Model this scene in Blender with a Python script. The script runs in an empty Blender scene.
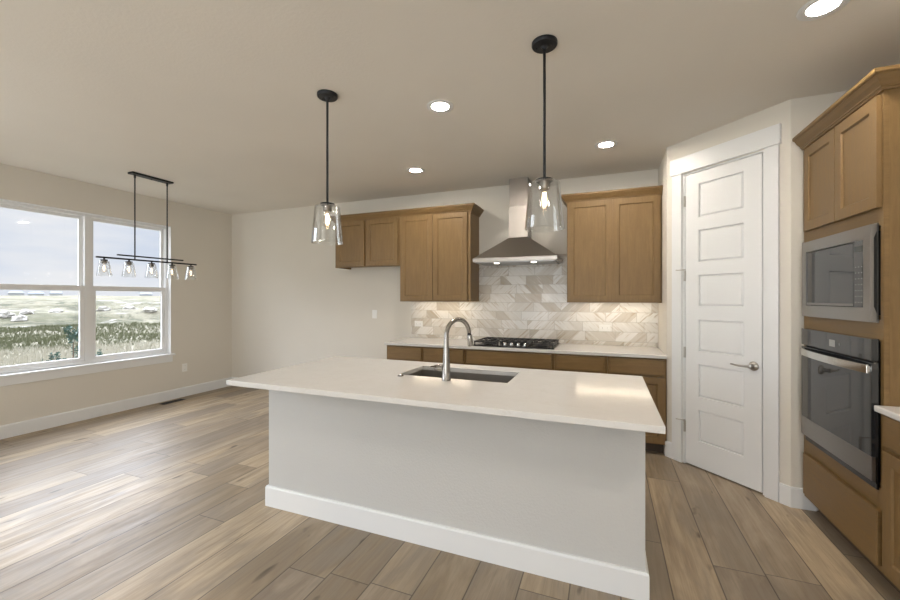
import bpy, bmesh, math, random
from mathutils import Vector, Matrix, noise

random.seed(7)
S = bpy.context.scene
COL = S.collection
PI = math.pi

# ------------------------------------------------------------------ camera
F_PX, YAW, HORIZON, EYE = 395.0, math.radians(21.6), 298.0, 1.404
cd = bpy.data.cameras.new('camera'); cam = bpy.data.objects.new('camera', cd); COL.objects.link(cam)
cam.location = (0, 0, EYE); cam.rotation_euler = (PI/2, 0, YAW)
cd.sensor_fit = 'HORIZONTAL'; cd.sensor_width = 36; cd.lens = 36*F_PX/900
cd.shift_y = (300-HORIZON)/900*-1
cd.clip_start = 0.05; cd.clip_end = 3000
S.camera = cam

# ------------------------------------------------------------------ world, sun, exposure
SKY_LOW, SKY_HIGH, FILL_GLOW = 0.86, 1.6, 11.0
w = bpy.data.worlds.new('world'); S.world = w; w.use_nodes = True
nt = w.node_tree; nt.nodes.clear()
def N(t, typ, **kw):
    n = t.nodes.new(typ)
    for k, v in kw.items(): setattr(n, k, v)
    return n
tc = N(nt, 'ShaderNodeTexCoord'); sep = N(nt, 'ShaderNodeSeparateXYZ')
nt.links.new(tc.outputs['Generated'], sep.inputs[0])
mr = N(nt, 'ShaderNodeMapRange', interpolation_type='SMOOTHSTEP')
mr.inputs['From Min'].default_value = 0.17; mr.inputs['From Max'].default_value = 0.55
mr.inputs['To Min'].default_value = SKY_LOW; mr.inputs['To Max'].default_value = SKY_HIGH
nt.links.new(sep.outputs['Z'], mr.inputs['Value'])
mp = N(nt, 'ShaderNodeMapping'); mp.inputs['Scale'].default_value = (3, 3, 16)
nt.links.new(tc.outputs['Generated'], mp.inputs[0])
ns = N(nt, 'ShaderNodeTexNoise'); ns.inputs['Scale'].default_value = 1.1; ns.inputs['Detail'].default_value = 5
nt.links.new(mp.outputs[0], ns.inputs['Vector'])
cr = N(nt, 'ShaderNodeValToRGB')
cr.color_ramp.elements[0].position = 0.40; cr.color_ramp.elements[0].color = (0.72, 0.79, 0.92, 1)
cr.color_ramp.elements[1].position = 0.66; cr.color_ramp.elements[1].color = (0.93, 0.94, 0.97, 1)
nt.links.new(ns.outputs['Fac'], cr.inputs[0])
bg = N(nt, 'ShaderNodeBackground'); wo = N(nt, 'ShaderNodeOutputWorld')
# added sky glow above the window view, for room light and floor sheen
gd = N(nt, 'ShaderNodeVectorMath', operation='DOT_PRODUCT'); gd.inputs[1].default_value = Vector((-.93, .08, .50)).normalized()
nt.links.new(tc.outputs['Generated'], gd.inputs[0])
g1 = N(nt, 'ShaderNodeMapRange', interpolation_type='SMOOTHSTEP'); g1.inputs[1].default_value = .35; g1.inputs[2].default_value = .88; g1.inputs[4].default_value = FILL_GLOW
nt.links.new(gd.outputs['Value'], g1.inputs[0])
g2 = N(nt, 'ShaderNodeMapRange', interpolation_type='SMOOTHSTEP'); g2.inputs[1].default_value = .16; g2.inputs[2].default_value = .32
nt.links.new(sep.outputs['Z'], g2.inputs[0])
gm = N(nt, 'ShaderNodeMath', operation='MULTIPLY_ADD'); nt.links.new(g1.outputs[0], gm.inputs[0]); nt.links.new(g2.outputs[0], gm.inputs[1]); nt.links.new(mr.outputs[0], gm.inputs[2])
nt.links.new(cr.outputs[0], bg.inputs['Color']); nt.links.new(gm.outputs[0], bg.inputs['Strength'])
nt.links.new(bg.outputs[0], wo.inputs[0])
w.cycles.sampling_method = 'AUTOMATIC'

sl = bpy.data.lights.new('sun', 'SUN'); sl.energy = 0.3; sl.angle = math.radians(8); sl.color = (1, .95, .88)
so = bpy.data.objects.new('sun', sl); COL.objects.link(so); so.location = (30, 40, 60)
so.rotation_euler = Vector((-0.6, -0.5, -0.9)).to_track_quat('-Z', 'Y').to_euler()

S.view_settings.view_transform = 'Standard'; S.view_settings.look = 'None'
S.view_settings.exposure = 0.12; S.view_settings.gamma = 1.0; S.view_settings.use_curve_mapping = False
S.cycles.max_bounces = 12; S.cycles.diffuse_bounces = 6; S.cycles.glossy_bounces = 4
S.cycles.transmission_bounces = 8; S.cycles.transparent_max_bounces = 12
S.cycles.sample_clamp_indirect = 6; S.cycles.caustics_refractive = False; S.cycles.caustics_reflective = False
S.cycles.use_denoising = True
CAN_POWER = 300.0      # emission of the recessed ceiling lights
STRIP_POWER = 25.0     # emission of the under-cabinet light bars

# added area lamps outside unseen windows, standing in for daylight and bounced light
def area(name, loc, target, sx, sy, watts, col):
    l = bpy.data.lights.new(name, 'AREA'); l.shape = 'RECTANGLE'; l.size = sx; l.size_y = sy; l.energy = watts; l.color = col
    o = bpy.data.objects.new(name, l); COL.objects.link(o); o.location = loc
    o.rotation_euler = (Vector(target)-Vector(loc)).to_track_quat('-Z', 'Y').to_euler()
area('rear_fill', (-.2, -4.9, 1.9), (-.2, 0, 1.2), 4.0, 3.0, 72, (.86, .93, 1.0))
area('upward_fill', (.2, -6.0, -.3), (.2, -2.0, 2.6), 8.0, 3.0, 450, (.98, .98, .97))
area('side_fill', (-6.5, -.85, 2.0), (-2.0, -.85, 1.0), 3.3, 2.2, 130, (.86, .93, 1.0))

# ------------------------------------------------------------------ node helpers
def mat(name, base=(.8, .8, .8), rough=.5, metal=0, spec=.5, **kw):
    m = bpy.data.materials.new(name); m.use_nodes = True
    p = m.node_tree.nodes['Principled BSDF']
    p.inputs['Base Color'].default_value = (*base, 1); p.inputs['Roughness'].default_value = rough
    p.inputs['Metallic'].default_value = metal; p.inputs['Specular IOR Level'].default_value = spec
    for k, v in kw.items(): p.inputs[k].default_value = v
    return m
class G:
    """tiny node graph writer"""
    def __init__(s, m): s.t = m.node_tree; s.p = s.t.nodes['Principled BSDF']
    def n(s, typ, **kw): return N(s.t, typ, **kw)
    def l(s, a, b): s.t.links.new(a, b)
    def set(s, sock, v):
        if isinstance(v, bpy.types.NodeSocket): s.l(v, sock)
        else: sock.default_value = v
    def math(s, op, a, b=None, c=None):
        n = s.n('ShaderNodeMath', operation=op); s.set(n.inputs[0], a)
        if b is not None: s.set(n.inputs[1], b)
        if c is not None: s.set(n.inputs[2], c)
        return n.outputs[0]
    def comb(s, x, y, z):
        n = s.n('ShaderNodeCombineXYZ'); s.set(n.inputs[0], x); s.set(n.inputs[1], y); s.set(n.inputs[2], z); return n.outputs[0]
    def sepo(s, v):
        n = s.n('ShaderNodeSeparateXYZ'); s.l(v, n.inputs[0]); return n.outputs
    def coord(s, kind='Object'): return s.n('ShaderNodeTexCoord').outputs[kind]
    def mapping(s, v, scale=(1, 1, 1), rot=(0, 0, 0), loc=(0, 0, 0)):
        n = s.n('ShaderNodeMapping'); s.l(v, n.inputs[0]); n.inputs['Scale'].default_value = scale
        n.inputs['Rotation'].default_value = rot; n.inputs['Location'].default_value = loc; return n.outputs[0]
    def noise(s, v, scale=5, detail=3, rough=.5, dist=0):
        n = s.n('ShaderNodeTexNoise'); s.l(v, n.inputs['Vector']); n.inputs['Scale'].default_value = scale
        n.inputs['Detail'].default_value = detail; n.inputs['Roughness'].default_value = rough
        n.inputs['Distortion'].default_value = dist; return n.outputs['Fac']
    def white(s, v):
        n = s.n('ShaderNodeTexWhiteNoise', noise_dimensions='3D'); s.l(v, n.inputs['Vector']); return n.outputs
    def ramp(s, f, stops, interp='LINEAR'):
        n = s.n('ShaderNodeValToRGB'); n.color_ramp.interpolation = interp; s.l(f, n.inputs[0]); e = n.color_ramp.elements
        while len(e) < len(stops): e.new(.5)
        for i, (p, c) in enumerate(stops): e[i].position = p; e[i].color = (*c, 1) if len(c) == 3 else c
        return n.outputs[0]
    def mix(s, f, a, b, blend='MIX'):
        n = s.n('ShaderNodeMix', data_type='RGBA', blend_type=blend); s.set(n.inputs[0], f)
        s.set(n.inputs[6], a if isinstance(a, bpy.types.NodeSocket) else (*a, 1))
        s.set(n.inputs[7], b if isinstance(b, bpy.types.NodeSocket) else (*b, 1)); return n.outputs[2]
    def mr(s, v, a, b, c=0, d=1):
        n = s.n('ShaderNodeMapRange'); s.l(v, n.inputs[0])
        for i, q in enumerate((a, b, c, d)): n.inputs[1+i].default_value = q
        return n.outputs[0]
    def bump(s, h, strength=.2, dist=.01):
        n = s.n('ShaderNodeBump'); s.l(h, n.inputs['Height']); n.inputs['Strength'].default_value = strength
        n.inputs['Distance'].default_value = dist; s.l(n.outputs[0], s.p.inputs['Normal'])
    def color(s, c): s.l(c, s.p.inputs['Base Color'])
    def roughness(s, c): s.l(c, s.p.inputs['Roughness'])

def paint(name, base, scale=55, strength=.25, rough=.75):
    m = mat(name, base, rough, spec=.25); g = G(m); c = g.coord()
    a = g.noise(c, scale, 4, .6)
    b = g.noise(c, 1.3, 2, .5)
    g.color(g.mix(g.mr(b, .3, .7), base, tuple(min(1, x*1.035) for x in base)))
    g.bump(g.ramp(a, [(.42, (0, 0, 0)), (.62, (1, 1, 1))]), strength, .004)
    return m
M = {}
M['wall'] = paint('greige orange peel paint', (.68, .65, .59), 60, .06)
M['ceiling'] = paint('ceiling knockdown paint', (.77, .74, .685), 55, .10, .85)
M['island'] = paint('island orange peel paint', (.535, .535, .525), 75, .2)
M['white'] = mat('white semi gloss paint', (.76, .775, .785), .38)
M['vinyl'] = mat('white window vinyl', (.78, .79, .80), .35)
M['plastic'] = mat('white plastic', (.82, .82, .80), .3)
M['black'] = mat('matte black metal', (.022, .024, .028), .42, .6)
M['blackgloss'] = mat('black enamel', (.008, .008, .009), .18)
M['iron'] = mat('cast iron', (.02, .02, .022), .55)
M['dark'] = mat('dark recess', (.01, .01, .01), .6)
M['nickel'] = mat('satin nickel', (.48, .455, .42), .28, 1)
M['faucet'] = mat('stainless faucet finish', (.34, .325, .305), .24, 1)
M['bronze'] = mat('brushed dark nickel socket', (.22, .20, .18), .35, 1)
M['chrome'] = mat('polished steel', (.72, .71, .69), .14, 1)
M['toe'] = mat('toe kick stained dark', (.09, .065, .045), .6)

def steel(name, base, rough, axis):
    m = mat(name, base, rough, 1); g = G(m)
    v = g.mapping(g.coord(), (1, 1, 120) if axis == 'h' else (120, 120, 1))
    f = g.noise(v, 1, 3, .6)
    g.roughness(g.mr(f, .3, .7, rough-.02, rough+.03)); 
    return m
M['steel'] = steel('brushed stainless', (.34, .335, .33), .30, 'h')
M['sinksteel'] = steel('sink stainless', (.42, .40, .37), .36, 'h')
M['hoodsteel'] = steel('hood stainless', (.50, .47, .44), .30, 'h')

def wood(name, c1, c2, c3, vertical=True, rough=.42):
    m = mat(name, c1, rough, spec=.4); g = G(m); c = g.coord()
    sc = (1, 1, .09) if vertical else (.09, .09, 1)
    v = g.mapping(c, sc)
    a = g.noise(v, 42, 6, .65, .6); b = g.noise(c, 2.6, 3, .55, .4); d = g.noise(v, 260, 2, .5)
    col = g.ramp(a, [(.25, c2), (.52, c1), (.78, c3)])
    col = g.mix(g.mr(b, .32, .72, 0, .55), col, tuple(x*.80 for x in c1))
    col = g.mix(g.mr(d, .5, .8, 0, .22), col, tuple(x*.6 for x in c2))
    g.color(col); g.roughness(g.mr(a, .3, .7, rough-.05, rough+.08)); g.bump(d, .05, .002)
    return m
WC = ((.212, .131, .052), (.168, .101, .038), (.254, .160, .066))
M['wood'] = wood('stained maple', *WC)
M['woodh'] = wood('stained maple, horizontal grain', *WC, vertical=False)

def glassy(name, fac_min, fac_max, tint=(1, 1, 1), rough=0.0):
    m = bpy.data.materials.new(name); m.use_nodes = True; t = m.node_tree; t.nodes.clear()
    tr = N(t, 'ShaderNodeBsdfTransparent'); tr.inputs[0].default_value = (*tint, 1)
    gl = N(t, 'ShaderNodeBsdfGlossy'); gl.inputs['Roughness'].default_value = rough
    lw = N(t, 'ShaderNodeLayerWeight'); lw.inputs[0].default_value = .35
    r = N(t, 'ShaderNodeMapRange'); r.inputs[3].default_value = fac_min; r.inputs[4].default_value = fac_max
    t.links.new(lw.outputs['Facing'], r.inputs[0])
    mx = N(t, 'ShaderNodeMixShader'); t.links.new(r.outputs[0], mx.inputs[0]); t.links.new(tr.outputs[0], mx.inputs[1]); t.links.new(gl.outputs[0], mx.inputs[2])
    o = N(t, 'ShaderNodeOutputMaterial'); t.links.new(mx.outputs[0], o.inputs[0]); return m
M['pane'] = glassy('window glass', .008, .08, (.995, .998, .998))
M['clear'] = glassy('clear lamp glass', .03, .80, (.98, .985, .985), .02)
M['bulbglass'] = glassy('bulb glass', .05, .5, (1, .98, .95))
M['ovenglass'] = mat('black appliance glass', (.020, .022, .025), .04, spec=.6, **{'IOR': 1.6})
def emis(name, col, st):
    m = bpy.data.materials.new(name); m.use_nodes = True; t = m.node_tree; t.nodes.clear()
    e = N(t, 'ShaderNodeEmission'); e.inputs[0].default_value = (*col, 1); e.inputs[1].default_value = st
    o = N(t, 'ShaderNodeOutputMaterial'); t.links.new(e.outputs[0], o.inputs[0]); return m
M['can'] = emis('recessed light lens', (1, .91, .80), CAN_POWER)
M['strip'] = emis('under cabinet light bar', (1, .84, .62), STRIP_POWER)
M['filament'] = emis('glowing filament', (1, .74, .46), 24)
M['filament_dim'] = emis('dim filament', (1, .82, .62), 5)
M['hoodlamp'] = emis('hood lamp lens', (1, .92, .80), 12)

# quartz
m = mat('warm white quartz', (.72, .68, .62), .12, spec=.5); g = G(m); c = g.coord()
a = g.noise(c, 6, 6, .6, 1.2); b = g.noise(c, 260, 1, .5)
vein = g.math('ABSOLUTE', g.math('SUBTRACT', g.noise(c, 2.2, 5, .62, 1.6), .5))
col = g.ramp(a, [(.3, (.655, .645, .63)), (.6, (.675, .667, .655))])
col = g.mix(g.mr(vein, 0, .010, .14, 0), col, (.50, .44, .37))
col = g.mix(g.mr(b, .62, .75, 0, .25), col, (.85, .83, .80))
g.color(col); M['quartz'] = m

# floor planks (run along Y)
m = mat('oak vinyl planks', (.3, .22, .15), .4, spec=.5); g = G(m); c = g.coord(); X, Y, Z = g.sepo(c)
PW, PL_ = .2287, 1.52
xs = g.math('DIVIDE', g.math('ADD', X, 50*PW-.292), PW); ci = g.math('FLOOR', xs); fx = g.math('FRACT', xs)
r1 = g.white(g.comb(ci, 3.7, 1.1))['Value']
ys = g.math('DIVIDE', g.math('ADD', Y, g.math('MULTIPLY_ADD', r1, PL_, 20)), PL_); ri = g.math('FLOOR', ys); fy = g.math('FRACT', ys)
pid = g.white(g.comb(ci, ri, 7.3)); rv = pid['Value']; rc = g.sepo(pid['Color'])
off = g.comb(g.math('MULTIPLY', rv, 37), g.math('MULTIPLY', rc[0], 51), g.math('MULTIPLY', rc[1], 11))
va = g.n('ShaderNodeVectorMath', operation='ADD'); g.l(c, va.inputs[0]); g.l(off, va.inputs[1]); vv = va.outputs[0]
grain = g.noise(g.mapping(vv, (26, 1.5, 1)), 1, 6, .62, .9)
fine = g.noise(g.mapping(vv, (190, 5, 1)), 1, 3, .6, .2)
cloud = g.noise(g.mapping(vv, (5, 1.3, 1)), 1, 4, .6, .8)
knot = g.noise(g.mapping(vv, (9, 3.2, 1)), 1, 2, .5, .3)
base = g.ramp(rv, [(0, (.34, .262, .172)), (.2, (.52, .405, .272)), (.4, (.40, .322, .235)), (.6, (.60, .475, .325)), (.8, (.30, .243, .185)), (1, (.47, .365, .250))], 'CONSTANT')
col = g.mix(g.mr(grain, .38, .70, 0, .55), base, (.225, .165, .112))
col = g.mix(g.mr(cloud, .46, .64, 0, .75), col, (.30, .25, .195))
col = g.mix(g.mr(cloud, .30, .48, .45, 0), col, (.58, .47, .345))
col = g.mix(g.mr(fine, .5, .75, 0, .30), col, (.20, .15, .105))
col = g.mix(g.mr(knot, .69, .76, 0, .8), col, (.060, .040, .026))
ex = g.math('MINIMUM', fx, g.math('SUBTRACT', 1, fx)); ey = g.math('MINIMUM', fy, g.math('SUBTRACT', 1, fy))
seam = g.math('MAXIMUM', g.mr(ex, .008, .018, 1, 0), g.mr(ey, .0010, .0022, 1, 0))
col = g.mix(g.math('MULTIPLY', seam, .75), col, (.055, .04, .03))
col = g.mix(1, col, (.80, .80, .795), 'MULTIPLY')
g.color(col); g.roughness(g.mr(grain, .3, .7, .36, .58))
h = g.math('SUBTRACT', g.math('MULTIPLY', grain, .25), seam); g.bump(h, .35, .002)
M['floor'] = m

# backsplash marble tiles
m = mat('diagonal veined marble tile', (.7, .66, .6), .22, spec=.5); g = G(m); X, Y, Z = g.sepo(g.coord())
TH, TL = .104, .305
zs = g.math('DIVIDE', g.math('ADD', Z, .0), TH); zi = g.math('FLOOR', zs); fz = g.math('FRACT', zs)
ro = g.white(g.comb(zi, 5.5, 2.2))['Value']
us = g.math('DIVIDE', g.math('ADD', g.math('ADD', X, 10), g.math('MULTIPLY', ro, TL)), TL); ui = g.math('FLOOR', us); fu = g.math('FRACT', us)
tid = g.white(g.comb(ui, zi, 9.1)); tv = tid['Value']; t3 = g.sepo(tid['Color'])
sgn = g.math('SUBTRACT', g.math('MULTIPLY', g.math('GREATER_THAN', t3[0], .5), 2), 1)
di = g.math('ADD', g.math('MULTIPLY', fu, TL), g.math('MULTIPLY', g.math('MULTIPLY', fz, TH), g.math('MULTIPLY', sgn, 1.0)))
seg = g.math('FLOOR', g.math('DIVIDE', g.math('ADD', di, g.math('MULTIPLY', t3[1], .2)), .17))
seg = g.math('MULTIPLY', seg, g.math('GREATER_THAN', t3[2], .38))
sid = g.white(g.comb(seg, g.math('MULTIPLY', tv, 91), zi))['Value']
nv = g.noise(g.comb(g.math('MULTIPLY', di, 42), g.math('MULTIPLY', Z, 6), g.math('MULTIPLY', sid, 40)), 1, 4, .6, .5)
cb = g.ramp(sid, [(0, (.78, .76, .73)), (.40, (.70, .675, .63)), (.66, (.55, .50, .43)), (.80, (.80, .79, .76)), (1, (.44, .385, .315))])
col = g.mix(g.mr(nv, .54, .66, 0, .75), cb, (.42, .33, .23))
col = g.mix(g.mr(nv, .30, .42, .5, 0), col, (.86, .85, .83))
gz = g.math('MINIMUM', fz, g.math('SUBTRACT', 1, fz)); gu = g.math('MINIMUM', fu, g.math('SUBTRACT', 1, fu))
gr = g.math('MAXIMUM', g.mr(gz, .014, .030, 1, 0), g.mr(gu, .005, .010, 1, 0))
col = g.mix(g.math('MULTIPLY', gr, .75), col, (.42, .39, .35)); g.color(col)
g.bump(g.math('MULTIPLY', gr, -1), .3, .002); M['tile'] = m

# outdoors
m = mat('dry prairie', (.4, .38, .28), .95, spec=.1); g = G(m); c = g.coord('Object')
a = g.noise(c, .045, 5, .62, .6); b = g.noise(c, .5, 6, .7, .8); d = g.noise(g.mapping(c, (1, 1, 1)), 3.5, 5, .75)
e_ = g.noise(g.mapping(c, (.6, .6, .6), loc=(40, 3, 0)), .20, 6, .7, 1.0)
col = g.ramp(a, [(.32, (.10, .105, .065)), (.44, (.19, .18, .125)), (.56, (.28, .26, .20)), (.68, (.14, .15, .09))])
col = g.mix(g.mr(b, .42, .66, 0, .6), col, (.27, .255, .20))
col = g.mix(g.mr(d, .50, .72, 0, .7), col, (.09, .092, .06))
PX_, PY_, PZ_ = g.sepo(c); rr_ = g.math('SQRT', g.math('ADD', g.math('POWER', PX_, 2), g.math('POWER', PY_, 2)))
band = g.math('MULTIPLY', g.mr(rr_, 46, 58, 0, 1), g.mr(rr_, 105, 125, 1, 0))
scrub = g.noise(c, .30, 6, .72, .6)
col = g.mix(g.math('MULTIPLY', g.mr(scrub, .48, .58, 0, .85), band), col, (.085, .088, .062))
scar = g.math('MULTIPLY', g.mr(e_, .56, .63, 0, 1), band)
col = g.mix(scar, col, (.46, .44, .41)); g.color(col); g.bump(d, .8, .2)
M['prairie'] = m
M['grass'] = mat('straw grass', (.50, .475, .40), .9, spec=.1)
M['grassgreen'] = mat('olive grass', (.17, .18, .11), .9, spec=.1)
M['leaf'] = mat('blue green leaf', (.085, .15, .12), .6)
M['bark'] = mat('sapling bark', (.16, .12, .09), .8)
M['siding'] = mat('pale house siding', (.55, .57, .60), .8)
M['roofing'] = mat('grey shingles', (.30, .34, .40), .9)
M['darkpane'] = mat('distant window glass', (.08, .10, .13), .2)
M['rock'] = paint('pale sandstone', (.62, .60, .57), 3, .8, .9)

# ------------------------------------------------------------------ mesh helpers
class Fr:
    def __init__(s, o, u, v, n): s.o, s.u, s.v, s.n = Vector(o), Vector(u).normalized(), Vector(v).normalized(), Vector(n).normalized()
    def p(s, a, b, c): return s.o + s.u*a + s.v*b + s.n*c
class MB:
    def __init__(s): s.v = []; s.f = []
    def add(s, vs, fs):
        k = len(s.v); s.v += [Vector(x) for x in vs]; s.f += [tuple(i+k for i in q) for q in fs]; return s
    def box(s, x0, x1, y0, y1, z0, z1):
        return s.add([(x0, y0, z0), (x1, y0, z0), (x1, y1, z0), (x0, y1, z0), (x0, y0, z1), (x1, y0, z1), (x1, y1, z1), (x0, y1, z1)],
                     [(0, 3, 2, 1), (4, 5, 6, 7), (0, 1, 5, 4), (1, 2, 6, 5), (2, 3, 7, 6), (3, 0, 4, 7)])
    def fbox(s, fr, a0, a1, b0, b1, c0, c1):
        P = fr.p
        return s.add([P(a0, b0, c0), P(a1, b0, c0), P(a1, b1, c0), P(a0, b1, c0), P(a0, b0, c1), P(a1, b0, c1), P(a1, b1, c1), P(a0, b1, c1)],
                     [(0, 3, 2, 1), (4, 5, 6, 7), (0, 1, 5, 4), (1, 2, 6, 5), (2, 3, 7, 6), (3, 0, 4, 7)])
    def rings(s, rings, cap0=True, cap1=True, closed=False):
        n = len(rings[0]); vs = [p for r in rings for p in r]; fs = []
        R = len(rings)
        for i in range(R if closed else R-1):
            j = (i+1) % R
            for k in range(n): fs.append((i*n+k, i*n+(k+1) % n, j*n+(k+1) % n, j*n+k))
        if not closed:
            if cap0: fs.append(tuple(range(n))[::-1])
            if cap1: fs.append(tuple((R-1)*n+k for k in range(n)))
        return s.add(vs, fs)
    def cyl(s, p0, p1, r0, r1=None, n=24):
        r1 = r0 if r1 is None else r1; p0, p1 = Vector(p0), Vector(p1); d = (p1-p0).normalized()
        u = d.orthogonal().normalized(); v = d.cross(u)
        f = lambda p, r: [p+u*math.cos(2*PI*k/n)*r+v*math.sin(2*PI*k/n)*r for k in range(n)]
        return s.rings([f(p0, r0), f(p1, r1)])
    def lathe(s, c, prof, n=32, axis=(0, 0, 1), caps=True):
        c = Vector(c); d = Vector(axis).normalized(); u = d.orthogonal().normalized(); v = d.cross(u)
        return s.rings([[c+d*z+u*math.cos(2*PI*k/n)*r+v*math.sin(2*PI*k/n)*r for k in range(n)] for r, z in prof], caps, caps)
    def shell(s, c, prof, n=32):
        """closed ring profile (a wall section) turned round z"""
        c = Vector(c)
        return s.rings([[c+Vector((math.cos(2*PI*k/n)*r, math.sin(2*PI*k/n)*r, z)) for k in range(n)] for r, z in prof], closed=True)
    def tube(s, pts, r, n=12):
        pts = [Vector(p) for p in pts]; rr = r if isinstance(r, (list, tuple)) else [r]*len(pts)
        t = (pts[1]-pts[0]).normalized(); u = t.orthogonal().normalized(); R = []
        for i, p in enumerate(pts):
            a = pts[max(0, i-1)]; b = pts[min(len(pts)-1, i+1)]; t = (b-a).normalized()
            u = (u-t*u.dot(t)).normalized(); v = t.cross(u)
            R.append([p+(u*math.cos(2*PI*k/n)+v*math.sin(2*PI*k/n))*rr[i] for k in range(n)])
        return s.rings(R)
    def sweep(s, path, prof, side=1):
        """profile (out, up) swept on an xy path with mitred corners; path points are 3D at the profile foot"""
        P = [Vector(p) for p in path]; R = []
        for i, p in enumerate(P):
            ns = []
            if i > 0: d = (p-P[i-1]).normalized(); ns.append(Vector((d.y, -d.x, 0))*side)
            if i < len(P)-1: d = (P[i+1]-p).normalized(); ns.append(Vector((d.y, -d.x, 0))*side)
            n = ns[0] if len(ns) == 1 else (ns[0]+ns[1])/(1+ns[0].dot(ns[1]))
            R.append([p+n*o+Vector((0, 0, z)) for o, z in prof])
        return s.rings(R)
    def door(s, fr, w_, h_, t, panels, rec=.008, sl_=.010, field=None):
        """slab with recessed panels; front at c=t"""
        P = fr.p; q = lambda *pts: s.add(pts, [tuple(range(len(pts)))])
        rect = lambda a0, a1, b0, b1, c: (P(a0, b0, c), P(a1, b0, c), P(a1, b1, c), P(a0, b1, c))
        q(*rect(0, w_, 0, h_, 0)[::-1])
        for A, B in (((0, 0), (w_, 0)), ((w_, 0), (w_, h_)), ((w_, h_), (0, h_)), ((0, h_), (0, 0))):
            q(P(*A, 0), P(*B, 0), P(*B, t), P(*A, t))
        a0, a1 = panels[0][0], panels[0][1]
        q(*rect(0, a0, 0, h_, t)); q(*rect(a1, w_, 0, h_, t))
        bs = sorted((p[2], p[3]) for p in panels); prev = 0
        for b0, b1 in bs:
            q(*rect(a0, a1, prev, b0, t)); prev = b1
            o = rect(a0, a1, b0, b1, t); i = rect(a0+sl_, a1-sl_, b0+sl_, b1-sl_, t-rec)
            for k in range(4): q(o[k], o[(k+1) % 4], i[(k+1) % 4], i[k])
            if field:
                j = rect(a0+sl_+.014, a1-sl_-.014, b0+sl_+.014, b1-sl_-.014, t-field)
                for k in range(4): q(i[k], i[(k+1) % 4], j[(k+1) % 4], j[k])
                i = j
            q(*i)
        q(*rect(a0, a1, prev, h_, t)); return s
    def build(s, name, m, parent=None, bevel=0, smooth=False, kind=None):
        off = Vector(parent_origin(parent)) if parent else Vector((0, 0, 0))
        me = bpy.data.meshes.new(name); me.from_pydata([v-off for v in s.v], [], s.f); me.validate(); me.update()
        b = bmesh.new(); b.from_mesh(me)
        if bevel >= 0: bmesh.ops.remove_doubles(b, verts=b.verts, dist=1e-6)
        bmesh.ops.recalc_face_normals(b, faces=b.faces); b.to_mesh(me); b.free()
        me.materials.append(M[m] if isinstance(m, str) else m)
        o = bpy.data.objects.new(name, me); COL.objects.link(o)
        if parent: o.parent = parent
        if smooth:
            for p in me.polygons: p.use_smooth = True
            md = o.modifiers.new('edges', 'EDGE_SPLIT'); md.split_angle = math.radians(35)
        if bevel > 0:
            md = o.modifiers.new('bevel', 'BEVEL'); md.width = bevel; md.segments = 2; md.limit_method = 'ANGLE'; md.angle_limit = math.radians(50)
        if kind: o['kind'] = kind
        return o
def parent_origin(p):
    v = Vector((0, 0, 0))
    while p: v += p.location; p = p.parent
    return v
def thing(name, label, cat, loc=(0, 0, 0), group=None):
    o = bpy.data.objects.new(name, None); COL.objects.link(o); o.location = loc; o.empty_display_size = .1
    o['label'] = label; o['category'] = cat
    if group: o['group'] = group
    return o
def tag(o, label, cat, group=None, kind=None):
    o['label'] = label; o['category'] = cat
    if group: o['group'] = group
    if kind: o['kind'] = kind
    return o
def dup(root, loc, label):
    def cp(o, par):
        c = o.copy(); COL.objects.link(c)
        if par: c.parent = par
        for ch in o.children: cp(ch, c)
        return c
    r = cp(root, None); r.location = loc; r['label'] = label; return r
V3 = Vector

# ------------------------------------------------------------------ room shell
XL, XR, YB, YR, H = -5.60, 1.86, 4.61, -4.0, 2.743
MB().box(XL-.15, XR+.15, YR-.15, YB+.15, -.2, 0).build('floor', 'floor', kind='structure')
MB().box(XL-.15, XR+.15, YR-.15, YB+.15, H, H+.2).build('ceiling', 'ceiling', kind='structure')
WY0, WY1, WZ0, WZ1 = 1.844, 3.66, .610, 2.393
b = MB().box(XL-.15, XL, YR, -2.6, 0, H).box(XL-.15, XL, .9, WY0, 0, H).box(XL-.15, XL, -2.6, .9, 0, WZ0).box(XL-.15, XL, -2.6, .9, WZ1, H).box(XL-.15, XL, WY1, YB, 0, H).box(XL-.15, XL, WY0, WY1, 0, WZ0).box(XL-.15, XL, WY0, WY1, WZ1, H)
b.build('wall_left', 'wall', kind='structure')
MB().box(XL-.15, XR+.15, YB, YB+.15, 0, H).build('wall_back', 'wall', kind='structure')
MB().box(XR, XR+.15, YR, YB, 0, H).build('wall_right', 'wall', kind='structure')
# rear wall, behind the camera: wide opening for the added glazing
RX0, RX1, RZ1 = -4.7, .9, 2.40
b = MB().box(XL-.15, RX0, YR-.15, YR, 0, H).box(RX1, XR+.15, YR-.15, YR, 0, H).box(RX0, RX1, YR-.15, YR, RZ1, H)
b.build('wall_rear', 'wall', kind='structure')
# pantry: stub wall, angled wall with the door, return wall
A0, A1 = V3((.50, 3.975, 0)), V3((1.156, 3.319, 0)); au = (A1-A0).normalized(); an = V3((-1, -1, 0)).normalized()
AF = Fr(A0, au, (0, 0, 1), an); AL = (A1-A0).length
DS0, DS1, DZ1 = .150, .777, 2.457
b = MB().box(.50, .60, 3.975, YB, 0, H)
b.build('wall_pantry_side', 'wall', kind='structure')
b = MB().fbox(AF, 0, DS0, 0, H, -.10, 0).fbox(AF, DS1, AL, 0, H, -.10, 0).fbox(AF, DS0, DS1, DZ1, H, -.10, 0)
b.build('wall_pantry', 'wall', kind='structure')
MB().box(1.156, XR, 3.319, 3.42, 0, H).build('wall_pantry_return', 'wall', kind='structure')
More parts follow.
